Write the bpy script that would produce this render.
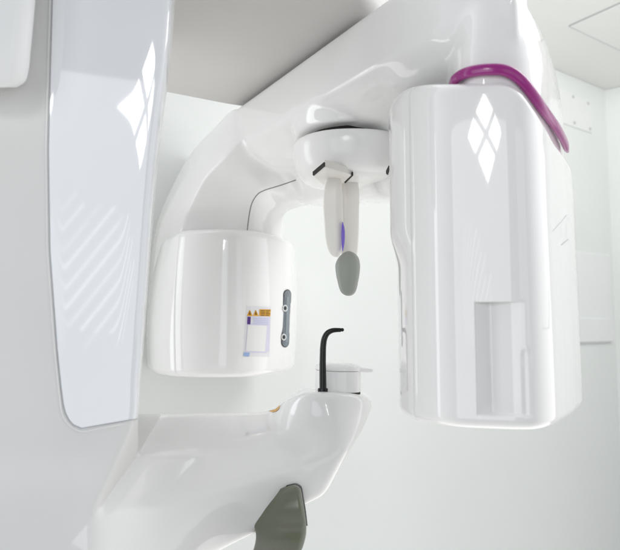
import bpy, bmesh, math
import numpy as np
from mathutils import Vector
from mathutils.bvhtree import BVHTree

S = bpy.context.scene
for o in list(bpy.data.objects):
    bpy.data.objects.remove(o)
COL = S.collection

# ---------------------------------------------------------------- camera
F = 600.0                       # focal length in photo pixels (620 wide)
PITCH = math.radians(4.76)
CAM = np.array((0.0, 0.0, 1.4))
cd = bpy.data.cameras.new('camera')
cd.sensor_fit = 'HORIZONTAL'; cd.sensor_width = 36; cd.lens = 36 * F / 620
cd.clip_start = 0.05; cd.clip_end = 100
cd.dof.use_dof = True; cd.dof.focus_distance = 1.02; cd.dof.aperture_fstop = 5.0
cam = bpy.data.objects.new('camera', cd); COL.objects.link(cam)
cam.location = CAM; cam.rotation_euler = (math.pi / 2 + PITCH, 0, 0)
S.camera = cam

# ---------------------------------------------------------------- world
w = bpy.data.worlds.new('World'); S.world = w; w.use_nodes = True
nt = w.node_tree; bg = nt.nodes['Background']
tc = nt.nodes.new('ShaderNodeTexCoord'); sx = nt.nodes.new('ShaderNodeSeparateXYZ')
mr = nt.nodes.new('ShaderNodeMapRange'); mr.inputs[1].default_value = -1; mr.inputs[2].default_value = 1
rp = nt.nodes.new('ShaderNodeValToRGB')
rp.color_ramp.elements[0].position = 0.0; rp.color_ramp.elements[0].color = (0.80, 0.79, 0.77, 1)
rp.color_ramp.elements[1].position = 1.0; rp.color_ramp.elements[1].color = (0.84, 0.86, 0.88, 1)
e = rp.color_ramp.elements.new(0.45); e.color = (0.74, 0.74, 0.73, 1)
e = rp.color_ramp.elements.new(0.62); e.color = (0.80, 0.82, 0.845, 1)
nt.links.new(tc.outputs['Generated'], sx.inputs[0]); nt.links.new(sx.outputs[2], mr.inputs[0])
nt.links.new(mr.outputs[0], rp.inputs[0])
# the room behind the photographer is dimmer than its sides
my = nt.nodes.new('ShaderNodeMapRange'); my.interpolation_type = 'SMOOTHSTEP'
my.inputs[1].default_value = -0.9; my.inputs[2].default_value = 0.5; my.inputs[3].default_value = 0.07; my.inputs[4].default_value = 1.0
nt.links.new(sx.outputs[1], my.inputs[0])
ml = nt.nodes.new('ShaderNodeMath'); ml.operation = 'MULTIPLY'; ml.inputs[1].default_value = 2.15
nt.links.new(my.outputs[0], ml.inputs[0]); nt.links.new(rp.outputs[0], bg.inputs[0]); nt.links.new(ml.outputs[0], bg.inputs[1])

# ---------------------------------------------------------------- lamps: windows behind the photographer, plus added fill
def area_light(name, loc, aim, sx_, sy_, radiance, col=(1, 1, 1), spin=0.0):
    l = bpy.data.lights.new(name, 'AREA'); l.shape = 'RECTANGLE'; l.size = sx_; l.size_y = sy_
    l.energy = radiance * math.pi * sx_ * sy_; l.color = col
    o = bpy.data.objects.new(name, l); COL.objects.link(o); o.location = loc
    q = (Vector(aim) - Vector(loc)).to_track_quat('-Z', 'Y')
    from mathutils import Quaternion
    o.rotation_euler = (q @ Quaternion((0, 0, 1), spin)).to_euler()
    return o
WIN = Vector((-0.33, -2.05, 2.58)); AIM = Vector((0.0, 0.9, 1.55))
q = (AIM - WIN).to_track_quat('-Z', 'Y'); ax = q @ Vector((1, 0, 0)); ay = q @ Vector((0, 1, 0))
HP = 0.202
for dx, dy in ((0, 1), (1, 0), (-1, 0), (0, -1)):
    p = WIN + ax * dx * HP + ay * dy * HP
    area_light('window_pane_light', p, p + (AIM - WIN), 0.222, 0.222, 9.0, (1, 0.99, 0.97), math.pi / 4)
area_light('left_fill_light', (-2.0, 0.93, 1.5), (-0.05, 1.15, 1.65), 1.2, 1.8, 1.65, (0.95, 0.97, 1.0))  # added fill from the left to brighten the beam, not a real window
area_light('side_window_light', (1.7, -1.9, 1.9), (0.35, 0.9, 1.6), 1.4, 1.5, 0.6, (0.92, 0.96, 1.0))
area_light('wall_fill_light', (1.25, 0.95, 2.42), (1.0, 2.5, 1.15), 1.0, 0.4, 7.6, (1.0, 1.0, 0.98))  # added fill lifting the wall at the right, no ceiling lamp known there
BL = Vector((-0.75, -2.1, 1.62)); bq = (Vector((-0.2, 0.75, 1.5)) - BL).to_track_quat('-Z', 'Y')
bx_, by_ = bq @ Vector((1, 0, 0)), bq @ Vector((0, 1, 0))
for k in range(17):
    p = BL + (k - 8) * 0.047 * (bx_ * math.cos(0.95 + math.pi/2) + by_ * math.sin(0.95 + math.pi/2)) + by_ * 0.05 * math.sin(k * 2.1)
    area_light('blind_light', p, p + bq @ Vector((0, 0, -1)), 0.80 - 0.045*abs(k-8) + 0.08*math.sin(k*1.7), 0.016, 1.0 + 0.55*math.sin(k*2.3), (0.95, 0.98, 1.0), 0.95)
area_light('blue_window_light', (-0.95, -2.4, 1.6), (-0.1, 0.9, 1.5), 2.5, 2.6, 1.3, (0.90, 0.95, 1.0))

S.view_settings.view_transform = 'Standard'; S.view_settings.look = 'None'
S.view_settings.exposure = 0.36; S.view_settings.gamma = 1.0

# ---------------------------------------------------------------- helpers
cp, sp = math.cos(PITCH), math.sin(PITCH)
def ray(u, v):
    a = (u - 310) / F; b = -(v - 275) / F
    return np.array((a, cp - b * sp, sp + b * cp))
def P(u, v, Y):                 # the point seen at photo pixel (u, v) on the vertical plane y = Y
    d = ray(u, v); return CAM + d * (Y / d[1])
def PZ(u, v, z):
    d = ray(u, v); return CAM + d * ((z - CAM[2]) / d[2])
def PX(u, Y):
    return P(u, 325, Y)[0]

def noise_mat(name, col, rough, spec=0.5, coat=0.0, var=0.015, bump=0.0, scale=8, metal=0.0, rvar=0.04):
    m = bpy.data.materials.new(name); m.use_nodes = True
    n = m.node_tree; b = n.nodes['Principled BSDF']
    t = n.nodes.new('ShaderNodeTexCoord'); z = n.nodes.new('ShaderNodeTexNoise')
    z.inputs['Scale'].default_value = scale; z.inputs['Detail'].default_value = 4
    n.links.new(t.outputs['Object'], z.inputs['Vector'])
    r = n.nodes.new('ShaderNodeValToRGB')
    c = np.array(col)
    r.color_ramp.elements[0].position = 0.3; r.color_ramp.elements[1].position = 0.7
    r.color_ramp.elements[0].color = (*(c * (1 - var)), 1); r.color_ramp.elements[1].color = (*np.minimum(c * (1 + var), 1), 1)
    n.links.new(z.outputs['Fac'], r.inputs[0]); n.links.new(r.outputs[0], b.inputs['Base Color'])
    mr = n.nodes.new('ShaderNodeMapRange'); mr.inputs[3].default_value = max(rough - rvar, 0.02); mr.inputs[4].default_value = rough + rvar
    n.links.new(z.outputs['Fac'], mr.inputs[0]); n.links.new(mr.outputs[0], b.inputs['Roughness'])
    b.inputs['Specular IOR Level'].default_value = spec; b.inputs['Metallic'].default_value = metal
    b.inputs['Coat Weight'].default_value = coat; b.inputs['Coat Roughness'].default_value = 0.03
    if bump:
        z2 = n.nodes.new('ShaderNodeTexNoise'); z2.inputs['Scale'].default_value = 220
        n.links.new(t.outputs['Object'], z2.inputs['Vector'])
        bp = n.nodes.new('ShaderNodeBump'); bp.inputs['Strength'].default_value = bump; bp.inputs['Distance'].default_value = 0.002
        n.links.new(z2.outputs['Fac'], bp.inputs['Height']); n.links.new(bp.outputs[0], b.inputs['Normal'])
    return m

M = {}
M['gloss']  = noise_mat('gloss_white_plastic', (0.85, 0.845, 0.84), 0.05, 0.5, 0.5, rvar=0.015)
M['panel']  = noise_mat('gloss_panel', (0.86, 0.875, 0.905), 0.04, 0.5, 1.0, rvar=0.01)
M['satin']  = noise_mat('satin_white_paint', (0.82, 0.825, 0.825), 0.38, 0.4)
M['mount'] = noise_mat('satin_mount', (0.85, 0.845, 0.835), 0.14, 0.4)
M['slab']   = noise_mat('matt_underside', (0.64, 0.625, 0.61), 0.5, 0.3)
M['body']   = noise_mat('gloss_body', (0.825, 0.822, 0.815), 0.08, 0.5, 0.4, rvar=0.02)
M['colm']   = noise_mat('satin_column', (0.765, 0.765, 0.755), 0.42, 0.35)
M['cream']  = noise_mat('cream_plastic', (0.80, 0.775, 0.73), 0.32, 0.4)
M['pad']    = noise_mat('grey_rubber', (0.30, 0.315, 0.285), 0.42, 0.4, bump=0.05)
M['grip']   = noise_mat('green_grey_grip', (0.15, 0.158, 0.115), 0.24, 0.5, bump=0.03)
M['black']  = noise_mat('black_plastic', (0.006, 0.006, 0.007), 0.28, 0.4)
M['gap']    = noise_mat('dark_joint', (0.03, 0.027, 0.025), 0.7, 0.2)
M['sgap']   = noise_mat('grey_joint', (0.48, 0.49, 0.51), 0.6, 0.2)
M['seam']   = noise_mat('brown_joint', (0.10, 0.08, 0.07), 0.7, 0.2)
M['purple'] = noise_mat('magenta_trim', (0.30, 0.022, 0.20), 0.22, 0.5, 0.3)
M['violet'] = noise_mat('violet_strip', (0.12, 0.055, 0.50), 0.3, 0.5)
M['wall']   = noise_mat('wall_paint', (0.885, 0.905, 0.89), 0.75, 0.2, bump=0.08, var=0.01, scale=3)
M['ceil']   = noise_mat('ceiling_paint', (0.85, 0.855, 0.835), 0.8, 0.2, bump=0.08, var=0.01, scale=3)
M['plate']  = noise_mat('plate_paint', (0.90, 0.915, 0.91), 0.5, 0.3, var=0.008)
M['screw']  = noise_mat('screw_metal', (0.62, 0.63, 0.62), 0.4, 0.5, metal=0.3)
M['lensgl'] = noise_mat('grey_window', (0.10, 0.125, 0.15), 0.12, 0.5, 0.5, var=0.3, scale=30)
M['paper']  = noise_mat('label_paper', (0.78, 0.78, 0.76), 0.35, 0.4)
M['film']   = noise_mat('label_film', (0.74, 0.74, 0.76), 0.25, 0.4)
M['lav']    = noise_mat('label_lavender', (0.66, 0.63, 0.76), 0.35, 0.4, var=0.06)
M['yellow'] = noise_mat('label_yellow', (0.72, 0.36, 0.02), 0.35, 0.4)
M['ink']    = noise_mat('label_ink', (0.05, 0.03, 0.02), 0.5, 0.3)
M['pviol']  = noise_mat('label_violet', (0.12, 0.04, 0.30), 0.4, 0.4)
M['pblue']  = noise_mat('label_blue', (0.33, 0.45, 0.72), 0.4, 0.4)
M['amber']  = noise_mat('amber_reflection', (0.62, 0.32, 0.02), 0.25, 0.5)
M['emb']    = noise_mat('embossed_grey', (0.60, 0.61, 0.65), 0.3, 0.4)

def link(name, me, mats, parent=None, smooth=True, angle=None):
    o = bpy.data.objects.new(name, me); COL.objects.link(o)
    for m in (mats if isinstance(mats, (list, tuple)) else [mats]):
        me.materials.append(m)
    if smooth:
        me.shade_smooth()
        if angle: me.set_sharp_from_angle(angle=math.radians(angle))
    if parent is not None: o.parent = parent; o.matrix_parent_inverse = parent.matrix_world.inverted()
    return o
def mesh(name, V, Fc):
    me = bpy.data.meshes.new(name); me.from_pydata([tuple(map(float, p)) for p in V], [], [tuple(f) for f in Fc])
    me.validate(); me.update()
    bm = bmesh.new(); bm.from_mesh(me); bmesh.ops.recalc_face_normals(bm, faces=bm.faces); bm.to_mesh(me); bm.free()
    return me
def tag(o, label=None, cat=None, kind=None, group=None):
    if label: o['label'] = label
    if cat: o['category'] = cat
    if kind: o['kind'] = kind
    if group: o['group'] = group
    return o

def crom(pts, n, closed=False, ts=None):
    """Catmull-Rom (centripetal) through rows of pts; n samples per span."""
    p = np.asarray(pts, float); k = len(p)
    flat = p.reshape(k, -1)
    if closed: ext = np.vstack([flat[-1:], flat, flat[:2]]); spans = k
    else: ext = np.vstack([2 * flat[0] - flat[1], flat, 2 * flat[-1] - flat[-2]]); spans = k - 1
    out = []
    for i in range(spans):
        a, b, c, d = ext[i:i + 4]
        la, lb, lc = [max(np.linalg.norm(y - x), 1e-6) ** 0.5 for x, y in ((a, b), (b, c), (c, d))]
        m1 = (b - a) / la - (c - a) / (la + lb) + (c - b) / lb
        m2 = (c - b) / lb - (d - b) / (lb + lc) + (d - c) / lc
        m1, m2 = m1 * lb, m2 * lb
        for s in range(n):
            t = s / n
            out.append((2*t**3-3*t**2+1)*b + (t**3-2*t**2+t)*m1 + (-2*t**3+3*t**2)*c + (t**3-t**2)*m2)
    if not closed: out.append(flat[-1])
    return np.array(out).reshape((-1,) + p.shape[1:])

def round_poly(p, rad, nb=5, ne=3):
    """closed polyline with its corners replaced by arcs; a fixed number of points per corner."""
    p = np.asarray(p, float); k = len(p); rad = np.broadcast_to(rad, (k,)); out = []
    ins, outs = [], []
    for i in range(k):
        a, b, c = p[i - 1], p[i], p[(i + 1) % k]
        l1, l2 = np.linalg.norm(a - b), np.linalg.norm(c - b)
        r = min(rad[i], 0.46 * l1, 0.46 * l2)
        ins.append(b + (a - b) / max(l1, 1e-9) * r); outs.append(b + (c - b) / max(l2, 1e-9) * r)
    for i in range(k):
        for s in range(nb + 1):
            t = s / nb; out.append((1-t)**2 * ins[i] + 2*t*(1-t) * p[i] + t*t * outs[i])
        nx = ins[(i + 1) % k]
        for s in range(1, ne): out.append(outs[i] + (nx - outs[i]) * s / ne)
    return np.array(out)

def loft_mesh(name, stations, rad, sub=8, nb=5, ne=3, interp=True):
    st = np.asarray(stations, float)
    if interp: st = crom(st, sub)
    rings = [round_poly(s, rad, nb, ne) for s in st]
    n = len(rings[0]); V = np.vstack(rings); Fc = []
    for i in range(len(rings) - 1):
        for j in range(n):
            j2 = (j + 1) % n
            Fc.append((i*n+j, i*n+j2, (i+1)*n+j2, (i+1)*n+j))
    c0 = len(V); V = np.vstack([V, rings[0].mean(0)[None], rings[-1].mean(0)[None]])
    for j in range(n):
        j2 = (j + 1) % n
        Fc.append((c0, j2, j)); o_ = (len(rings)-1)*n; Fc.append((c0+1, o_+j, o_+j2))
    return mesh(name, V, Fc)

def plan(uY, n, v=325, soft=0.0, curve=True):                # closed smooth plan outline through (pixel column, depth) pairs
    c = np.array([(P(u, v, Y)[0], Y) for u, Y in uY])
    if curve: c = crom(c, 24, True)
    d = np.linalg.norm(np.roll(c, -1, 0) - c, axis=1); s = np.r_[0, np.cumsum(d)]
    c = np.vstack([c, c[:1]]); t = np.linspace(0, s[-1], n, endpoint=False)
    o = np.c_[np.interp(t, s, c[:, 0]), np.interp(t, s, c[:, 1])]
    h = int(round(soft / (s[-1] / n)))
    if h:
        k = np.hanning(2*h + 3)[1:-1]; k /= k.sum()
        for _ in range(2):
            o = np.c_[tuple(np.convolve(np.r_[o[-h:, i], o[:, i], o[:h, i]], k, 'valid') for i in (0, 1))]
    return o
def normals2(c):
    t = np.roll(c, -1, 0) - np.roll(c, 1, 0); t /= np.linalg.norm(t, axis=1)[:, None]
    nrm = np.c_[t[:, 1], -t[:, 0]]
    if np.sum((c - c.mean(0)) * nrm) < 0: nrm = -nrm
    return nrm
def prism_grid(c, rows, offset=None):
    """rows: (z or array, inset); offset(row_index, z) -> inset array per point."""
    nrm = normals2(c); R = []
    for i, (z, ins) in enumerate(rows):
        zz = np.broadcast_to(z, (len(c),))
        off = np.broadcast_to(ins, (len(c),)).astype(float)
        if offset is not None: off = off + offset(zz)
        cc = c - nrm * off[:, None]
        R.append(np.c_[cc, zz])
    return R
def grid_faces(nr, n, cols=None):
    Fc = []
    for i in range(nr - 1):
        for j in (range(n) if cols is None else cols):
            j2 = (j + 1) % n; Fc.append((i*n+j, i*n+j2, (i+1)*n+j2, (i+1)*n+j))
    return Fc
def prism_mesh(name, c, rows, offset=None):
    R = prism_grid(c, rows, offset); n = len(c)
    inn = lambda r: r.mean(0) + (r - r.mean(0)) * .9
    R = [inn(R[0])] + R + [inn(R[-1])]
    V = np.vstack(R); Fc = grid_faces(len(R), n)
    c0 = len(V); V = np.vstack([V, R[0].mean(0)[None], R[-1].mean(0)[None]])
    o_ = (len(R)-1)*n
    for j in range(n): Fc.append((c0, (j+1) % n, j)); Fc.append((c0+1, o_+j, o_+(j+1) % n))
    return mesh(name, V, Fc)
def rows_round(z0, z1, rb, rt, mid=2, n=7):
    r = []
    for k in range(n + 1):
        a = math.pi / 2 * k / n; r.append((z0 + rb * (1 - math.sin(a)), rb * (1 - math.cos(a)) if False else rb * (1 - math.sin(math.pi/2 - a + 0)) ))
    r = [(z0 + rb * (1 - math.cos(math.pi/2 * k / n)), rb * (1 - math.sin(math.pi/2 * k / n))) for k in range(n + 1)]
    for k in range(1, mid): r.append((z0 + rb + (z1 - rt - z0 - rb) * k / mid, 0))
    r += [(z1 - rt * (1 - math.sin(math.pi/2 * k / n)), rt * (1 - math.cos(math.pi/2 * k / n))) for k in range(n + 1)]
    return r
def fuse(name, meshes, voxel, smooth_it, factor=0.5):
    """weld closed solids into one moulded skin: voxel union, then smoothing that leaves fillets."""
    bm = bmesh.new()
    for me in meshes: bm.from_mesh(me)
    me = bpy.data.meshes.new(name); bm.to_mesh(me); bm.free()
    o = bpy.data.objects.new('fuse_tmp', me); COL.objects.link(o)
    r = o.modifiers.new('r', 'REMESH'); r.mode = 'VOXEL'; r.voxel_size = voxel; r.use_smooth_shade = True
    s = o.modifiers.new('s', 'SMOOTH'); s.iterations = smooth_it; s.factor = factor
    dg = bpy.context.evaluated_depsgraph_get()
    out = bpy.data.meshes.new_from_object(o.evaluated_get(dg)); out.name = name; out.materials.clear()
    bpy.data.objects.remove(o); return out
def relax(me, centre, radius, its):
    """extra smoothing round one point: a generous moulded fillet"""
    n = len(me.vertices); c = np.empty(n*3); me.vertices.foreach_get('co', c); c = c.reshape(-1, 3)
    e = np.empty(len(me.edges)*2, int); me.edges.foreach_get('vertices', e); e = e.reshape(-1, 2)
    d = np.linalg.norm((c - np.array(centre)) / np.array(radius), axis=1); t = np.clip((1 - d) / .8, 0, 1); wv = (t*t*(3 - 2*t))[:, None] * .6
    deg = np.bincount(e.ravel(), minlength=n)[:, None]
    for _ in range(its):
        a = np.zeros_like(c); np.add.at(a, e[:, 0], c[e[:, 1]]); np.add.at(a, e[:, 1], c[e[:, 0]])
        c += (a / np.maximum(deg, 1) - c) * wv
    me.vertices.foreach_set('co', c.ravel()); me.update()
def bvh(o):
    dg = bpy.context.evaluated_depsgraph_get(); dg.update()
    return BVHTree.FromObject(o, dg)
def hit(tree, u, v, lift):      # where the sight line meets a built surface, lifted off it along its normal
    d = Vector(ray(u, v)).normalized(); h = tree.ray_cast(Vector(CAM), d)
    if h[0] is None: return None
    n = h[1] if h[1].dot(d) < 0 else -h[1]
    return np.array(h[0] + n * lift), np.array(n)
def tube(name, pts, r, mat, parent, n=10, sub=8, flat=None):
    c = crom(pts, sub) if sub > 1 else np.asarray(pts, float)
    rr = np.interp(np.linspace(0, 1, len(c)), np.linspace(0, 1, len(np.atleast_1d(r))), np.atleast_1d(r))
    V = []; up0 = np.array((0.13, 0.2, 0.95))
    for i, p in enumerate(c):
        t = c[min(i+1, len(c)-1)] - c[max(i-1, 0)]; t /= np.linalg.norm(t)
        a = np.cross(t, up0); a /= np.linalg.norm(a); b = np.cross(a, t)
        for k in range(n):
            th = 2*math.pi*k/n; V.append(p + rr[i]*(a*math.cos(th) + b*math.sin(th)))
    Fc = grid_faces(len(c), n); Fc.append(tuple(range(n))); Fc.append(tuple(range((len(c)-1)*n, len(c)*n)))
    return link(name, mesh(name, V, Fc), mat, parent, angle=60)
def strip_on(tree, pts, width, lift=0.0006, sub=10):
    """thin raised strip following a surface: returns verts, faces"""
    c = crom(np.array(pts, float), sub); H = []
    for u, v in c:
        h = hit(tree, u, v, lift)
        if h is not None: H.append(h)
    V, Fc = [], []
    for i, (p, n) in enumerate(H):
        t = H[min(i+1, len(H)-1)][0] - H[max(i-1, 0)][0]; t /= np.linalg.norm(t)
        s = np.cross(t, n); s /= np.linalg.norm(s)
        V += [p - s*width/2, p + s*width/2]
        if i: k = 2*i; Fc.append((k-2, k-1, k+1, k))
    return V, Fc
class Decal:
    def __init__(s, tree): s.t, s.V, s.F, s.m = tree, [], [], []
    def quad(s, c4, mi, lift, nu=8, nv=8):
        c4 = np.array(c4, float); base = len(s.V); ok = True; pts = []
        for i in range(nv + 1):
            for j in range(nu + 1):
                a, b = j / nu, i / nv
                q = (1-b)*((1-a)*c4[0] + a*c4[1]) + b*((1-a)*c4[3] + a*c4[2])
                h = hit(s.t, q[0], q[1], lift)
                if h is None: return
                pts.append(h[0])
        s.V += pts
        for i in range(nv):
            for j in range(nu):
                k = base + i*(nu+1) + j; s.F.append((k, k+1, k+nu+2, k+nu+1)); s.m.append(mi)
    def fan(s, outline, mi, lift):
        o = np.array(outline, float); c = o.mean(0); base = len(s.V); rings = (0, .5, 1)
        pts = []
        for r in rings[1:]:
            for q in o:
                h = hit(s.t, *(c + (q - c)*r), lift)
                if h is None: return
                pts.append(h[0])
        h = hit(s.t, *c, lift); n = len(o); s.V += pts + [h[0]]
        for j in range(n):
            j2 = (j+1) % n; s.F.append((base+j, base+j2, base+2*n)); s.m.append(mi)
            s.F.append((base+j, base+n+j, base+n+j2, base+j2)); s.m.append(mi)
    def ring(s, cu, cv, ru, rv, wd, mi, lift, n=28, k=1.0):
        base = len(s.V)
        for r in (1.0, 1 - wd):
            for j in range(n):
                a = 2*math.pi*j/n; h = hit(s.t, cu + ru*r*math.cos(a), cv + rv*r*math.sin(a), lift); s.V.append(h[0])
        for j in range(n):
            j2 = (j+1) % n; s.F.append((base+j, base+j2, base+n+j2, base+n+j)); s.m.append(mi)
    def build(s, name, mats, parent):
        me = bpy.data.meshes.new(name); me.from_pydata([tuple(map(float, p)) for p in s.V], [], s.F)
        for p, mi in zip(me.polygons, s.m): p.material_index = mi
        me.update(); return link(name, me, mats, parent)

# ---------------------------------------------------------------- the setting: two walls and the ceiling
ZC = 2.5
K = PZ(605, 90, ZC)[:2]
dl = np.array((-1.43, -1.0)); dl /= np.linalg.norm(dl)
dr = np.array((1.0, -0.75)); dr /= np.linalg.norm(dr)
def wall(name, a, b):
    n = np.array((b - a)[::-1] * (1, -1)); n = n / np.linalg.norm(n) * 0.1
    if np.dot(n, (a + b) / 2 - np.array((0.3, 0.5))) < 0: n = -n
    V = [(*a, 0), (*b, 0), (*b, ZC), (*a, ZC), (*(a+n), 0), (*(b+n), 0), (*(b+n), ZC), (*(a+n), ZC)]
    Fc = [(0,1,2,3), (4,5,6,7), (0,1,5,4), (1,2,6,5), (2,3,7,6), (3,0,4,7)]
    return tag(link(name, mesh(name, V, Fc), M['wall'], smooth=False), kind='structure')
wall('back_wall', K, K + dl * 2.6)
wall('side_wall', K, K + dr * 1.6)
V = [(-1.2, 1.85, ZC+.001), (3.2, 1.85, ZC+.001), (3.2, 4, ZC+.001), (-1.2, 4, ZC+.001)]; V += [(x, y, z + 0.08) for x, y, z in V]
tag(link('ceiling', mesh('ceiling', V, [(0,1,2,3),(4,5,6,7),(0,1,5,4),(1,2,6,5),(2,3,7,6),(3,0,4,7)]), M['ceil'], smooth=False), kind='structure')

def PW(u, v, lift=0.0):         # a point on the back wall
    nrm = np.array((dl[1], -dl[0], 0.0));
    if np.dot(nrm[:2], -K) < 0: nrm = -nrm
    d = ray(u, v); k3 = np.array((K[0], K[1], 0.0)) + nrm * lift
    return CAM + d * (np.dot(k3 - CAM, nrm) / np.dot(d, nrm)), nrm
def wall_plate(name, u0, u1, vt, vb, thick, parent=None):
    """upright rectangular plate on the back wall, seen with corners near (u0..u1, vt..vb at u1)"""
    a, n = PW(u0, vb, 0.001); b, _ = PW(u1, vb, 0.001); t, _ = PW(u1, vt, 0.001)
    z0, z1 = b[2], t[2]
    o = round_poly([(0, z0), (np.linalg.norm((b-a)[:2]), z0), (np.linalg.norm((b-a)[:2]), z1), (0, z1)], 0.004, 4, 1)
    dx = (b - a)[:2] / np.linalg.norm((b - a)[:2])
    ring = lambda s, lift: [np.array((*(a[:2] + dx * q[0]), q[1])) * 1 + n * lift for q in (o.mean(0) + (o - o.mean(0)) * s)]
    V = ring(1, 0) + ring(1, thick*.7) + ring(0.985, thick); k = len(o)
    Fc = grid_faces(3, k) + [tuple(range(2*k, 3*k)), tuple(range(k))]
    return link(name, mesh(name, V, Fc), M['plate'], parent, angle=30)

pl = wall_plate('access_panel', 560, 592, 102, 133.5, 0.006)
tag(pl, 'small square white access panel with four corner screws high on the wall beside the ceiling', 'wall panel')
for u, v in ((573, 97), (588, 103.5), (574.5, 123), (590, 129)):
    c, n = PW(u, v, 0.007); tx = np.array((dl[0], dl[1], 0)); tz = np.array((0, 0, 1.0)); V = []
    for lift, r in ((0, .007), (.002, .007), (.0032, .005)):
        V += [c + n*lift + r*(tx*math.cos(a) + tz*math.sin(a)) for a in np.linspace(0, 2*math.pi, 16, endpoint=False)]
    link('screw', mesh('screw', V, grid_faces(3, 16) + [tuple(range(32, 48))]), M['screw'], pl, angle=40)
bx = wall_plate('wall_box', 556, 611, 256, 341.5, 0.012)
tag(bx, 'pale flat wall cabinet with a raised bottom strip beside the right machine head', 'wall box')
wall_plate('bottom_strip', 557, 610.5, 318.8, 341, 0.02, bx)

# ceiling hatch
h0, h1 = PZ(570, 26, ZC), PZ(612, 46, ZC)
e1 = (h1 - h0)[:2]; e1 /= np.linalg.norm(e1); e2 = np.array((e1[1], -e1[0]));  e2 = e2 if e2[1] < 0 else -e2
V = []
for z, ins in ((ZC, 0), (ZC - .0025, 0), (ZC - .003, .002)):
    for a, b in ((0, 0), (1, 0), (1, 1), (0, 1)):
        p = h0[:2] + e1 * (0.7*a + ins*(1-2*a)) + e2 * (0.6*b + ins*(1-2*b)); V.append((*p, z))
ht = link('ceiling_hatch', mesh('ceiling_hatch', V, grid_faces(3, 4) + [(8, 9, 10, 11), (0, 1, 2, 3)]), M['ceil'], smooth=False)
V = []
for z, o_ in ((ZC - .0002, .0045), (ZC - .0012, .0045), (ZC - .0012, 0)):
    for a, b in ((0, 0), (1, 0), (1, 1), (0, 1)):
        p = h0[:2] + e1 * (0.7*a - o_*(1-2*a)) + e2 * (0.6*b - o_*(1-2*b)); V.append((*p, z))
link('hatch_joint', mesh('hatch_joint', V, grid_faces(3, 4)), M['sgap'], ht, smooth=False)
tag(ht, 'flat pale hatch panel set in the ceiling above the wall corner', 'ceiling hatch')

# ---------------------------------------------------------------- the machine
mach = bpy.data.objects.new('dental_xray_machine', None); COL.objects.link(mach)
mach.location = (-0.28, 0.95, 0); mach.empty_display_size = 0.1
bpy.context.view_layer.update()
tag(mach, 'glossy white panoramic dental x-ray machine with column, rotating arm, two heads and a chin rest', 'x-ray machine')

# --- column and patient support arm, one moulded body
colst = []
for v, uB, uC, YC in ((-160, 54, 180, .772), (-40, 53.5, 178, .772), (0, 53, 176, .772), (60, 50.5, 171, .772), (150, 48, 160, .774), (220, 48.5, 153.5, .778),
                 (300, 52.5, 147.5, .782), (380, 60, 141.5, .788), (420, 65, 138.5, .79), (455, 71, 137, .80), (490, 79, 113, .757), (525, 86.5, 91, .716), (640, 87, 92, .722)):
    YB = .7185
    if v > 460: YB = .712
    lean = .0080 * min(v, 420) / 460
    uD, uE = (.20*uB + .80*uC, .05*uB + .95*uC) if v < 440 else (.4*uB + .6*uC, .25*uB + .75*uC)
    k = .078 if v < 400 else .2
    yl = lambda u: YB + lean + .003 + (.078 * (PX(u, .72) - PX(54, .72)) if v < 460 else k * (PX(u, .72) - PX(uB + 4, .72)))
    yb = min(YC - .002, yl(uE))
    colst.append([P(-190, v, .66), P(uB - 8, v, YB + lean), P(uB + 4, v, yl(uB + 4)), P(uD, v, min(yl(uD), YC - .003)), P(uE, v, yb + .001), P(uC, v, YC), P(uC - 18, v, .88), P(uC - 60, v, 1.0), P(-190, v, .95)])
col_me = loft_mesh('column', colst, (.02, .012, .012, .01, .006, .006, .03, .04, .04), 8)
# arm profile: top back, top front, ridge, edge, bottom, bottom back, back
A = [
 [(70,413,.99),(70,418,.95),(100,458,.80),(70,545,.735),(70,680,.735),(90,640,.85),(90,520,1.0)],
 [(140,413,1.02),(140,417,.97),(137,456,.80),(88,525,.7145),(90,645,.7145),(130,620,.86),(150,500,1.04)],
 [(200,412,1.08),(200,416,1.04),(198,453,.90),(160,503,.80),(170,585,.79),(190,560,.92),(205,480,1.10)],
 [(250,411,1.12),(250,415,1.08),(248,439,.97),(243,482,.885),(222,551,.87),(250,530,.97),(255,460,1.13)],
 [(272,408.5,1.13),(272,411,1.08),(273,435,.985),(280,470,.92),(262,531,.90),(280,515,.99),(275,450,1.14)],
 [(287,396,1.13),(287,401,1.03),(291,431,.985),(304,463,.94),(290,515,.922),(300,500,1.01),(300,440,1.14)],
 [(304,388,1.13),(306,393,1.0),(313,427,.98),(325,456,.952),(308,506,.937),(315,490,1.02),(320,430,1.14)],
 [(335,387,1.13),(338,393,.995),(340,420,.98),(348,447,.965),(322,499,.955),(325,480,1.03),(345,420,1.14)],
 [(360,390,1.125),(362,395.5,1.02),(362,413,1.01),(361,432,1.0),(331,486,.985),(335,470,1.05),(358,415,1.13)],
 [(371.5,399,1.115),(372.5,402,1.06),(372.5,406,1.055),(367,421,1.04),(340,470,1.02),(345,455,1.06),(366,412,1.12)],
]
A = [[P(*q) for q in s] for s in A]
A.append([np.array(A[-1]).mean(0) + (q - np.array(A[-1]).mean(0)) * 0.6 + np.array((.0012, .01, 0)) for q in A[-1]])
arm_me = loft_mesh('support_arm', A, (.012, .010, .016, .012, .02, .02, .02), 8, 6, 4)
body = fuse('body', [col_me, arm_me], 0.0025, 10)
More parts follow.
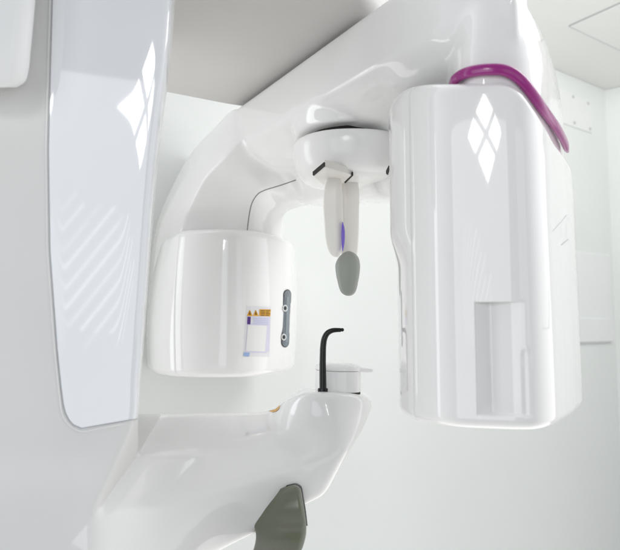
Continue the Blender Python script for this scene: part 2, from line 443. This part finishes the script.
# split the moulded skin at the crease, keeping its smooth normals
relax(body, P(84, 548, .712), (.06, .05, .07), 120)
bn = [v.normal.copy() for v in body.vertices]
co = np.array([v.co for v in body.vertices])
cA, cB, cC = P(137, 455, .80), P(87, 525, .70), P(137, 700, 1.1)
pn = np.cross(cB - cA, P(137, 440, 1.1) - cA); pn /= np.linalg.norm(pn)
if np.dot(P(250, 480, .95) - cA, pn) < 0: pn = -pn
side = (co - cA) @ pn > 0
fv = [tuple(p.vertices) for p in body.polygons]
def piece(name, want):
    fs = [f for f in fv if (side[list(f)].mean() > 0.5) == want]
    ids = sorted({i for f in fs for i in f}); mp = {i: k for k, i in enumerate(ids)}
    me = bpy.data.meshes.new(name); me.from_pydata([tuple(co[i]) for i in ids], [], [tuple(mp[i] for i in f) for f in fs]); me.update()
    o = link(name, me, M['body' if want else 'colm'], mach); me.normals_split_custom_set_from_vertices([bn[i] for i in ids]); return o
column = piece('column', False); sarm = piece('support_arm', True)

# inlaid glossy panel on the column
ct = bvh(column)
uL = lambda v: np.interp(v, (-60, 0, 60, 150, 250, 350, 390, 404, 412, 419, 424, 427.5), (54, 53.2, 51.5, 49.3, 50.8, 58, 62.2, 64, 66, 69.5, 74, 82))
uR = lambda v: np.interp(v, (-60, 0, 60, 150, 220, 300, 380, 430), (176, 173.2, 168.5, 157.8, 151.3, 145.2, 139, 136.5))
def panel_mesh(name, grow, lift, n=60):
    vs = np.r_[np.linspace(-60, 395, 70), np.linspace(398, 427.5, 26)]; V = []; 
    for v in vs:
        a, b = uL(v) - grow, uR(v) + grow*.4
        for j in range(n + 1):
            t = j / n; u = a + (b - a) * t
            vv = v + (grow if v > 300 else 0) - 9.5 * t * np.clip((v - 300) / 127, 0, 1)
            h = hit(ct, u, vv, lift); V.append(h[0] if h is not None else V[-1])
    n1 = n + 1; Fc = [(i*n1+j, i*n1+j+1, (i+1)*n1+j+1, (i+1)*n1+j) for i in range(len(vs)-1) for j in range(n)]
    me = mesh(name, V, Fc); return me
gp = link('panel_gap', panel_mesh('panel_gap', 1.1, 0.0006), M['sgap'], column)
pn_o = link('column_panel', panel_mesh('column_panel', 0.0, 0.0016), M['panel'], column)
# raised rim round the panel edge
rim = []
for v in np.linspace(-60, 395, 40): rim.append((uL(v) - 3.2, v))
for v, du in ((404, 3.4), (412, 3.8), (419, 3.9), (425, 3.4)): rim.append((uL(v) - du, v + (v-404)*.12))
rim += [(81.5, 431.5), (100, 428.3), (120, 424.5), (134, 421.6)]
rp_ = []
for u, v in rim:
    h = hit(ct, u, v, -0.0006)
    if h is not None: rp_.append(h[0])
tube('panel_rim', rp_, 0.0018, M['body'], column, 8, 3)

# corner housing at the top left
hs = []
for v, ur in ((-120, 39), (-40, 37), (0, 35.5), (50, 31), (72, 28.5), (82, 25), (87.5, 17)):
    k = max(0, (v - 60) / 27.5)
    hs.append([P(-140, v, .64), P(ur - 14, v, .655 + .008*k), P(ur, v, .668 + .004*k), P(ur - 1, v, .712), P(-140, v, .712)])
link('side_housing', loft_mesh('side_housing', hs, (.02, .02, .012, .01, .01), 6), M['satin'], mach, angle=50)

# --- fixed overhead arm
ol = [PZ(60, 76, 1.882), PZ(170, 95, 1.882), PZ(232, 107, 1.882), PZ(330, 118, 1.882), PZ(400, 70, 1.882), PZ(379, 12, 1.882), PZ(362, 0, 1.882), PZ(310, -70, 1.882), PZ(60, -90, 1.882)]
oc = round_poly([q[:2] for q in ol], (.03, .03, .03, .06, .06, .03, .03, .05, .03), 8, 4)
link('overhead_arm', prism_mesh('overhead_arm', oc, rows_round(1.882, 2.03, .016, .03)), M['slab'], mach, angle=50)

# --- rotating arm: leg, beam and shoulder welded together
T0 = np.array((-.167, 1.29)); TD = np.array((.248, -.403)); SN = np.array((.774, .633))
def beam(t, zi=1.662):
    p = T0 + TD * t; w_ = 1.0 if t < 1.1 else (.62 if t < 1.3 else (.36 if t < 1.45 else .10)); at = lambda s, z: np.array((*(p + SN * s * w_), z))
    return [at(.22, 1.872), at(0, 1.872), at(-.001, 1.862), at(0, 1.782), at(.052, 1.745), at(.115, 1.739), at(.15, zi), at(.22, zi)]
def leg(O, E1, E2, J1, J2, I):
    pt = [P(*q) for q in (O, E1, E2, J1, J2, I)]
    return [P(O[0] + 12, O[1] - 2, O[2] + .12)] + pt[:3] + [pt[2]*.45 + pt[3]*.55] + pt[3:]
LG = [
 leg((146,310,1.50),(150,310,1.44),(172,310,1.40),(240,310,1.345),(264,310,1.40),(284,310,1.50)),
 leg((156,226,1.48),(160,229,1.43),(180,232,1.385),(247,233,1.34),(268,236,1.39),(284,238,1.48)),
 leg((172,186,1.45),(174,197,1.39),(190,206,1.335),(251,206,1.315),(271,214,1.36),(286,217,1.45)),
 leg((193,150,1.41),(193,168,1.35),(205,178,1.30),(262,191,1.295),(281,206,1.36),(293,211,1.43)),
 leg((212,130,1.36),(214,151,1.31),(222,160,1.27),(268,185,1.29),(290,203,1.345),(304,208,1.41)),
 leg((229,112,1.305),(237,135,1.27),(240,143,1.245),(277,173,1.29),(297,202,1.325),(315,206,1.39)),
]
b0, b1 = beam(.05), beam(.2)
mid_ = [b0[0], b0[1], b0[2], b0[3]] + [LG[-1][i]*.6 + b1[i]*.4 for i in range(4, 8)]
st = LG + [mid_] + [beam(t, z_) for t, z_ in ((.2, 1.668), (.4, 1.656), (.6, 1.64), (.8, 1.63), (1.0, 1.63), (1.12, 1.64))] + [[q + np.array((*(SN*k_), 0)) for q in beam(t, 1.66)] for t, k_ in ((1.25, .004), (1.38, .019), (1.52, .055))]
# drop a back-bottom corner in so the section stays fat behind
st = [list(s) + [s[7]*.5 + s[0]*.5 + np.array((.012, .01, 0))] for s in st]
beam_me = loft_mesh('beam', st, (.03, .006, .006, .005, .03, .03, .02, .02, .03), 6)
sh = plan([(452,.745),(470,.712),(495,.7045),(525,.7085),(543,.730),(556,.775),(565,.85),(566,.92),(556,.99),(515,1.02),(470,1.0),(450,.90),(447,.80)], 260, 90, .012)
sh_rows = [(1.62, .05), (1.62, .007)] + [(z, .007) for z in (1.66, 1.70)] + [(1.70 + .20*math.sin(a), .007 - .006*min(a, 1) + .115*(1-math.cos(a))) for a in np.linspace(0.05, 1.45, 14)]
sh_me = prism_mesh('shoulder', sh, sh_rows)
th = np.linspace(0, 2*math.pi, 96, endpoint=False)
col_me2 = prism_mesh('collar', np.c_[.078 + .108*np.cos(th), 1.102 + .108*np.sin(th)], [(1.7465, .006), (1.7495, 0), (1.765, 0), (1.80, .004)])
arm_me2 = fuse('rotating_arm', [beam_me, sh_me, col_me2], 0.0026, 6)
relax(arm_me2, P(450, 38, .75), (.10, .12, .11), 80)
relax(arm_me2, P(242, 138, 1.26), (.05, .08, .05), 60)
relax(arm_me2, (-.02, 1.05, 1.765), (.10, .09, .045), 120)
relax(arm_me2, P(262, 158, 1.26), (.085, .10, .08), 80)
arm = link('rotating_arm', arm_me2, M['gloss'], mach)
at_ = bvh(arm)
V, Fc = strip_on(at_, [(246.5,240),(247.5,228),(251,206),(254,199),(258.5,193.5),(264,190.5),(280,185.5),(296,180)], 0.0016, 0.0004)
link('joint_line', mesh('joint_line', V, Fc), M['seam'], arm)

# --- temple support mount under the hub
mc = np.array((.076, 1.10)); th = np.linspace(0, 2*math.pi, 96, endpoint=False)
mo = np.c_[mc[0] + .107*np.sign(np.cos(th))*np.abs(np.cos(th))**.9, mc[1] + .107*np.sign(np.sin(th))*np.abs(np.sin(th))**.9]
mt = link('temple_mount', prism_mesh('temple_mount', mo, [(1.6615, .045), (1.663, .032), (1.668, .020), (1.676, .011), (1.687, .0045), (1.70, .001), (1.715, 0), (1.728, 0), (1.7315, .0008), (1.7335, .004)]), M['mount'], mach, angle=60)
hub = np.c_[mc[0] + .080*np.cos(th), mc[1] + .080*np.sin(th)]
link('hub_core', prism_mesh('hub_core', hub, [(1.70, .06), (1.70, 0), (1.765, 0), (1.765, .06)]), M['gap'], mt, angle=40)
zp = 1.6612
sl = [PZ(u, v, zp)[:2] for u, v in ((313,175),(324.5,165.5),(352.6,174),(344,182.5),(326,186))]
so = round_poly(sl, .004, 4, 2)
link('slider_plate', prism_mesh('slider_plate', so, [(zp+.01, 0), (zp - .002, 0), (zp - .003, .0012)]), M['cream'], mt, angle=40)
for q in (((312.6,174.6),(324.2,164.9),(325.2,165.9),(313.7,175.8)), ((344.3,182.0),(352.2,174.6),(353.3,175.3),(345.2,183.2)), ((386,173.5),(388.6,168.5),(390,169),(388,175))):
    o4 = np.array([PZ(u, v, zp - .003)[:2] for u, v in q])
    link('slot', prism_mesh('slot', o4, [(zp + .002, 0), (zp - .0035, 0)]), M['gap'], mt, smooth=False)

def blade(name, rows, Y, thick, mat, parent, tilt=0.0, ridge=0.5, rr=.004):
    st = []
    for v, l, r in rows:
        y = Y + tilt * (v - 200) / 600
        st.append([P(l, v, y + .002), P(l + (r - l)*ridge, v, y - .002), P(r, v, y + .004), P(r - .5, v, y + thick), P(l + .5, v, y + thick)])
    return link(name, loft_mesh(name, st, rr, 6, 4, 2), mat, parent, angle=70)
blade('temple_blade', [(166,331,341),(176,328.5,341),(184,325,342),(200,323,343),(222,324,343.3),(240,325.5,343),(250,328,342),(255,331,340),(257,334,338)], 1.04, .012, M['cream'], mt, 0, .7)
blade('temple_blade', [(164,339,352),(176,338,356),(186,338,359),(215,338,359.3),(240,339,358.8),(254,341,357.5),(264,345,354)], 1.085, .012, M['cream'], mt, 0, .4)
pr = [(251.2,347,350),(253,343,354.5),(257,338.5,358.6),(264,335,360.6),(273,335.3,360.2),(282,337.2,358.6),(289,339.2,357),(293,341.5,355),(295,344.5,352.5),(295.8,347,350.5)]
st = []
for v, l, r in pr:
    hw = (r - l)/2*1.07/600; c = P((l + r)/2, v, 1.07); ring = []
    for a in np.linspace(0, 2*math.pi, 8, endpoint=False):
        ring.append(c + np.array((hw*math.cos(a)*1.03, max(hw*.62, .001)*math.sin(a), 0)))
    st.append(ring)
link('temple_pad', loft_mesh('temple_pad', st, .02, 6, 4, 2), M['pad'], mt)
blade('violet_strip', [(222,342.2,343.2),(228,341.6,344.6),(237,341.4,345),(245,341.7,344.4),(251,342.2,343.2)], 1.036, .006, M['violet'], mt, 0, .5, .001)

# --- the two heads
def param_of(c, u, Y):
    p = np.array((PX(u, Y), Y)); return int(np.argmin(np.linalg.norm(c - p, axis=1)))
sm = lambda a, b, x: (lambda t: t*t*(3-2*t))(np.clip((np.asarray(x, float) - a)/(b - a), 0, 1))

# sensor head (near, right)
hc = plan([(398,.93),(398,.835),(411,.768),(448,.7215),(493,.7075),(533,.6985),(553,.727),(569,.81),(578.5,.90),(576,.99),(530,1.04),(450,1.04),(403,1.0)], 720, soft=.028, curve=False)
if np.cross(hc[1]-hc[0], hc[2]-hc[1]) < 0: pass
uu = np.array([310 + F*x/y for x, y in hc]); front = (hc[:, 1] < .90)
rim = [P(*q) for q in ((389,108,.84),(392,99,.82),(400,91.5,.80),(411,87.5,.775),(430,84.5,.745),(450,82.5,.722),(470,81,.7155),(490,79.5,.709),(504,79,.705),(514,81,.703),(525,89,.702),(540,109.5,.712),(551,124,.735),(559,136,.765),(566,151,.83),(569,161,.88))]
rim = np.array(rim); z_rim = np.interp(hc[:, 0], rim[:, 0], rim[:, 2])
z_rim = np.where(front, z_rim, np.interp(hc[:, 0], (.13, .40), (1.68, 1.60)))
k = np.ones(31)/31; z_rim = np.convolve(np.r_[z_rim[-15:], z_rim, z_rim[:15]], k, 'valid')
js = param_of(hc, 413, .7700)
arc = np.linalg.norm(np.roll(hc, -1, 0) - hc, axis=1).mean()
def groove(j0, width, depth, n):
    d = np.abs((np.arange(n) - j0 + n//2) % n - n//2) * arc
    return depth * (d < width/2)
g_seam = groove(js, .0016, .004, 720)
X = hc[:, 0]
uf = np.where(front, uu, 0)
notch_prof = np.where(front, np.interp(uf, (474.5, 475.5, 489.5, 491, 519, 526), (0, .004, .0135, .0135, .0022, 0)), 0)
notch2 = np.where(front, np.interp(uf, (519, 523, 524.5, 530), (0, .0016, .0016, 0)), 0)
bul = sm(.134, .113, X) * sm(1.02, .90, hc[:, 1])
def head_off(zz):
    z = zz
    o = g_seam.copy()
    nz = sm(1.2935, 1.2975, z) * sm(1.4275, 1.4262, z)
    o = o + notch_prof * nz + notch2 * sm(1.2935, 1.2975, z) * sm(1.375, 1.365, z)
    o = o - bul * .0215 * sm(1.478, 1.532, z)
    o = o - .0012*np.where(front, np.interp(uf, (525, 560), (0, 1)), 0) * sm(1.6, 1.3, z)*2
    return o
zb = 1.2785
rows = [(zb + .012*(1-math.cos(a)), .012*(1-math.sin(a))) for a in np.linspace(0, math.pi/2, 8)]
rows += [(z, 0) for z in np.r_[1.2936, 1.2943, 1.295, 1.296, 1.2968, 1.2977, np.linspace(1.302, 1.42, 30), 1.4255, 1.4261, 1.4264, 1.4268, 1.4272, 1.4276, np.linspace(1.432, 1.60, 44)]]
mean_rows = rows
tr = [(z_rim - .018 + .018*math.sin(a), .012*(1-math.cos(a))) for a in np.linspace(0, math.pi/2, 9)]
# below the rim the last straight rows must not pass it
rows = [(np.minimum(z, z_rim - .0185 - (1.60 - z)*1e-3), i) for z, i in rows] + tr
rows += [(z_rim, .03)]
R = prism_grid(hc, rows, head_off); n = len(hc)
Vh = np.vstack(R)
ju = param_of(hc, 577, .92)
lo, hi = sorted((js, ju)); inner = set(range(lo, hi))
if uu[(lo + hi)//2] < 411 or hc[(lo+hi)//2, 1] > .9: inner = set(range(n)) - inner
def sub_mesh(name, V, Fc):
    ids = sorted({i for f in Fc for i in f}); mp = {i: k for k, i in enumerate(ids)}
    return mesh(name, V[ids], [tuple(mp[i] for i in f) for f in Fc])
capb = tuple(range(n)); capt = tuple(range((len(R)-1)*n, len(R)*n))
sens = bpy.data.objects.new('sensor_head', None); COL.objects.link(sens); sens.location = (.25, .86, 1.28); sens.parent = mach
bpy.context.view_layer.update(); sens.matrix_parent_inverse = mach.matrix_world.inverted(); bpy.context.view_layer.update()
fc_o = link('front_cover', sub_mesh('front_cover', Vh, grid_faces(len(R), n, sorted(inner))), M['gloss'], sens, angle=38)
rs_o = link('rear_shell', sub_mesh('rear_shell', Vh, grid_faces(len(R), n, sorted(set(range(n)) - inner)) + [capb, capt]), M['gloss'], sens, angle=38)
# magenta trim round the shoulder above the head
tp = [(449,.752,86),(455,.738,80),(460,.728,76),(468,.717,72.5),(478,.711,70.5),(490,.707,69.5),(502,.706,70),(511,.707,73),(520,.709,79.5),(530,.716,91),(541,.730,106.5),(551,.757,120),(558,.785,130),(564,.825,141),(567.5,.865,150.5)]
cc = crom([P(u, v, Y) for u, Y, v in tp], 8); ctr = np.array((.25, .87)); V = []; nn = 14
for i, p in enumerate(cc):
    t = cc[min(i+1, len(cc)-1)] - cc[max(i-1, 0)]; t /= np.linalg.norm(t)
    o_ = np.array((*(p[:2] - ctr), 0)); o_ -= t*np.dot(o_, t); o_ /= np.linalg.norm(o_); b = np.cross(o_, t)
    e_ = min(1, .25 + i/9, .55 + (len(cc)-1-i)/8)
    for k_ in range(nn):
        a = 2*math.pi*k_/nn; ca, sa = math.cos(a), math.sin(a)
        V.append(p + o_*.0044*np.sign(ca)*abs(ca)**.7*e_ + b*.0070*np.sign(sa)*abs(sa)**.7*e_)
link('trim', mesh('trim', V, grid_faces(len(cc), nn) + [tuple(range(nn)), tuple(range(len(V)-nn, len(V)))]), M['purple'], sens, angle=60)
# shoulder panel line
V, Fc = strip_on(at_, [(545.5,22),(547,50),(548,80),(549,112)], 0.0007, 0.0003)
link('shoulder_line', mesh('shoulder_line', V, Fc), M['emb'], arm)
# faint moulded marks on the head's right edge
ht_ = bvh(fc_o); V, Fc = [], []
for pts, wd in (([(553,231),(560,223),(567,214.5)], .0008), ([(560.5,224),(560.8,236)], .0008), ([(566.3,222),(566.8,238)], .001), ([(561.5,245),(565,242),(568.2,239.5)], .0016)):
    a, b = strip_on(ht_, pts, wd, .0004, 6); Fc += [tuple(i + len(V) for i in f) for f in b]; V += a
link('moulded_mark', mesh('moulded_mark', V, Fc), M['emb'], sens)
V, Fc = [], []
for pts in ([(549,285),(549.2,306),(549,328)], [(542.5,328.4),(549,328.2)]):
    a, b = strip_on(ht_, pts, .0005, .0004, 6); Fc += [tuple(i + len(V) for i in f) for f in b]; V += a
link('inset_line', mesh('inset_line', V, Fc), M['emb'], sens)

# tube head (far, left)
tcp = plan([(146.5,1.50),(147.5,1.42),(154,1.345),(168,1.30),(190,1.275),(222,1.268),(252,1.285),(277,1.34),(291,1.41),(297,1.50),(293,1.58),(265,1.64),(215,1.65),(165,1.60)], 560, soft=.016)
zt0, zb0 = 1.6085, 1.289
rows = [(zb0 + .016*(1-math.cos(a)), .016*(1-math.sin(a))) for a in np.linspace(0, math.pi/2, 9)]
rows += [(z, 0) for z in np.linspace(zb0 + .03, zt0 - .03, 16)]
rows += [(zt0 - .020*(1-math.sin(a)), .024*(1-math.cos(a))) for a in np.linspace(0, math.pi/2, 10)] + [(zt0, .05)]
u2 = np.array([310 + F*x/y for x, y in tcp]); js2 = param_of(tcp, 174, 1.29); arc = np.linalg.norm(np.roll(tcp, -1, 0) - tcp, axis=1).mean()
g2 = groove(js2, .0022, .0012, 560)
fl = sm(1.62, 1.40, 0)
def th_off(zz):
    s_ = np.sin(np.clip((zz - zb0)/(zt0 - zb0), 0, 1)*math.pi*.85 + .25)
    lf = sm(-.27, -.35, tcp[:, 0]) * np.clip((zz - zb0 - .05)/(zt0 - zb0 - .05), 0, 1)**1.6
    return g2 + (1 - s_)*.010 + lf*.020
R = prism_grid(tcp, rows, th_off); n = len(tcp); Vt = np.vstack(R)
thd = bpy.data.objects.new('tube_head', None); COL.objects.link(thd); thd.location = (-.2, 1.4, 1.29); thd.parent = mach
bpy.context.view_layer.update(); thd.matrix_parent_inverse = mach.matrix_world.inverted(); bpy.context.view_layer.update()
ju2 = param_of(tcp, 293, 1.58); lo, hi = sorted((js2, ju2)); inner = set(range(lo, hi))
if tcp[(lo+hi)//2, 1] > 1.45: inner = set(range(n)) - inner
fcv = link('front_cover', sub_mesh('front_cover', Vt, grid_faces(len(R), n, sorted(inner))), M['gloss'], thd, angle=50)
link('rear_shell', sub_mesh('rear_shell', Vt, grid_faces(len(R), n, sorted(set(range(n)) - inner)) + [tuple(range(n)), tuple(range((len(R)-1)*n, len(R)*n))]), M['gloss'], thd, angle=50)
tt = bvh(fcv)
D = Decal(tt)
D.quad([(246.5,305.8),(271,306.6),(269.3,356.6),(243.2,355.8)], 0, .0004, 10, 12)
D.quad([(251.5,315.6),(270.2,317.2),(269,351.5),(267.2,351.5)], 1, .0007)
D.quad([(247.4,322),(268.4,325.2),(266.4,352.8),(245.0,352.2)], 1, .0008)
D.quad([(248.0,325.0),(266.6,325.8),(264.8,351.4),(245.8,350.8)], 2, .0010)
D.quad([(259.3,309.2),(270.5,309.4),(270,316.4),(258.9,316.0)], 3, .0010)
for k_ in range(4):
    y = 310.2 + k_*1.55
    for a_, b_ in ((260, 264.6), (265.3, 269.8 - (k_ % 2))):
        D.quad([(a_, y), (b_, y+.1), (b_, y+.75), (a_, y+.65)], 4, .0013, 4, 1)
for cx in (249.6, 255.6):
    D.fan([(cx, 309.6), (cx + 1.5, 312.9), (cx + 2.9, 316.0), (cx, 316.0), (cx - 2.9, 315.8), (cx - 1.4, 312.7)], 3, .0010)
    D.ring(cx, 313.9, .95, 1.05, .6, 4, .0013, 12)
    D.quad([(cx-.3, 311.4), (cx+.3, 311.4), (cx+.3, 312.9), (cx-.3, 312.9)], 4, .0013, 1, 1)
D.quad([(247.3,316.6),(250.7,316.8),(250.2,324.4),(246.9,324.2)], 5, .0011)
for y in (318.2, 320.6, 322.6): D.quad([(247.9,y),(250.0,y),(249.9,y+.7),(247.8,y+.7)], 4, .0014, 1, 1)
for k_ in range(4): D.quad([(252.3,318+k_*1.8),(268,318.9+k_*1.75),(268,319.2+k_*1.75),(252.3,318.3+k_*1.8)], 6, .0010, 6, 1)
D.quad([(243.5,352.4),(249.6,352.7),(248.8,356.5),(243.3,356.0)], 6, .0011)
lb = D.build('warning_label', [M['film'], M['lav'], M['paper'], M['yellow'], M['ink'], M['pviol'], M['pblue']], thd)
D = Decal(tt)
def oblong(cu, vt, vb, hw, sh=0.0, n=12):
    o = [(cu + sh + hw*math.cos(a), vt + hw*1.3 - hw*1.3*math.sin(a)) for a in np.linspace(0, math.pi, n)]
    o += [(cu - sh + hw*math.cos(a), vb - hw*1.3 - hw*1.3*math.sin(a)) for a in np.linspace(math.pi, 2*math.pi, n)]
    return o
D.fan(oblong(286.0, 289.4, 347.4, 4.0, 1.1), 1, .0006); D.fan(oblong(286.1, 290.2, 346.6, 3.4, 1.1), 0, .0010)
D.quad([(286.2,297),(288.9,297),(287.3,342),(284.8,342)], 3, .0013, 3, 10)
for v in (308.2, 337.0):
    uo = 284.4 - (v-308)*.045
    D.ring(uo, v, 2.4, 3.3, .27, 2, .0022); D.ring(uo, v, 1.75, 2.4, .97, 0, .0020); D.ring(uo, v, 1.0, 1.4, .97, 1, .0023)
M['lens2'] = noise_mat('grey_window_glass', (0.16, 0.20, 0.23), 0.10, 0.5, 0.5)
D.build('status_window', [M['lensgl'], M['gap'], M['paper'], M['lens2']], thd)

# --- chin rest, bite rod, grip on the support arm
cc = plan([(315.3,1.082),(317.5,1.055),(327,1.03),(345,1.018),(357.5,1.024),(360.6,1.048),(355,1.075),(337,1.09),(321,1.098)], 96)
chin = link('chin_rest', prism_mesh('chin_rest', cc, rows_round(1.2865, 1.3215, .001, .002)), M['mount'], mach, angle=40)
link('base_ring', prism_mesh('base_ring', cc, [(1.270, .0012), (1.2868, .0012)]), M['gap'], chin, angle=40)
lid_rows = [(1.3218, .0012), (1.3222, -.0006), (1.3245, -.0008)] + [(1.3245 + .0105*math.sin(a), -.0008 + .022*(1-math.cos(a))) for a in np.linspace(.1, 1.5, 8)]
lid_me = prism_mesh('lid', cc, lid_rows)
tabs = [[P(u, v - th_, 1.055), P(u, v - th_, 1.028 + .004*(u > 365)), P(u, v + th_*.9, 1.028 + .004*(u > 365)), P(u, v + th_*.9, 1.055)] for u, v, th_ in ((338,368.4,3.0),(350,369.0,3.0),(360,369.8,2.7),(368,370.4,2.4),(371.5,370.6,2.1),(373,370.6,1.2))]
link('lid', fuse('lid', [lid_me, loft_mesh('tab', tabs, .003, 6)], .0009, 5), M['mount'], chin)
rod = [P(u, v, 1.016) for u, v in ((323,392),(322.8,375),(322.8,358),(323.3,345),(324.6,338),(327.6,333),(332,330.6),(337,330.0),(341,330.0))]
bite = tube('bite_rod', rod, (.0060, .0058, .0054, .0052, .005, .0047, .0042, .0037, .0033), M['black'], mach, 14, 8)
ball = []
for ph in np.linspace(0, math.pi, 9):
    ball.append([P(342.3, 329.8, 1.016) + .0031*np.array((math.cos(ph), max(math.sin(ph), .05)*math.cos(a), max(math.sin(ph), .05)*math.sin(a))) for a in np.linspace(0, 2*math.pi, 12, endpoint=False)])
link('rod_tip', mesh('rod_tip', np.vstack(ball), grid_faces(9, 12)), M['black'], bite)
bb = [P(322.8, 388.5, 1.016)[:2] + np.array((math.cos(a)*.0085, math.sin(a)*.006)) for a in np.linspace(0, 2*math.pi, 24, endpoint=False)]
zb1 = P(322.8, 390.5, 1.016)[2]
link('rod_foot', prism_mesh('rod_foot', np.array(bb), [(zb1 - .008, 0), (zb1 + .003, 0), (zb1 + .004, .001)]), M['black'], bite, angle=40)

def grip_st(g, dy):
    rows = [((276,492),(296,484.5),.915), ((270,500),(300.5,488),.905), ((262,508),(302.5,498),.898), ((253,519.5),(304.8,512),.890), ((255.5,532),(306.5,527),.874), ((254.5,545),(304.5,542),.836), ((248,562),(297,560),.79), ((236,590),(280,592),.74)]
    st = []
    for (l, r, Y) in rows:
        y = Y + dy; m = (l[0]*.42 + r[0]*.58, l[1]*.42 + r[1]*.58)
        st.append([P(l[0]-g, l[1]-g, y + .012), P(m[0]-6, m[1]-g, y), P(r[0]+g-3, r[1]-g, y - .002), P(r[0]+g, r[1]-g, y + .006), P(r[0]+g-1, r[1]-g, y + .05), P(l[0]-g+1, l[1]-g, y + .05)])
    return st
gr = link('hand_grip', loft_mesh('hand_grip', grip_st(0, 0), (.006, .010, .006, .004, .006, .006), 6), M['grip'], mach, angle=60)
link('grip_gap', loft_mesh('grip_gap', grip_st(1.3, .010)[:5], (.006, .010, .004, .004, .006, .006), 6), M['black'], gr, angle=60)

ats = bvh(sarm)
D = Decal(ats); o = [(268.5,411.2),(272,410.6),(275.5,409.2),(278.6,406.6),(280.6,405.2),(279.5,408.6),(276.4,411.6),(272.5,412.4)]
D.fan(o, 0, .0006); D.build('amber_reflection', [M['amber']], sarm)  # painted crescent standing in for the orange label's reflection in the arm
V, Fc = [], []
for pts in ([(300,385.5),(303,386.9),(308,388.6),(316,389.2)], [(309.5,385.2),(304,389.4),(296,394),(288,401)]):
    a, b = strip_on(ats, pts, .0006, .0003, 6); Fc += [tuple(i + len(V) for i in f) for f in b]; V += a
if V: link('pod_line', mesh('pod_line', V, Fc), M['emb'], sarm)
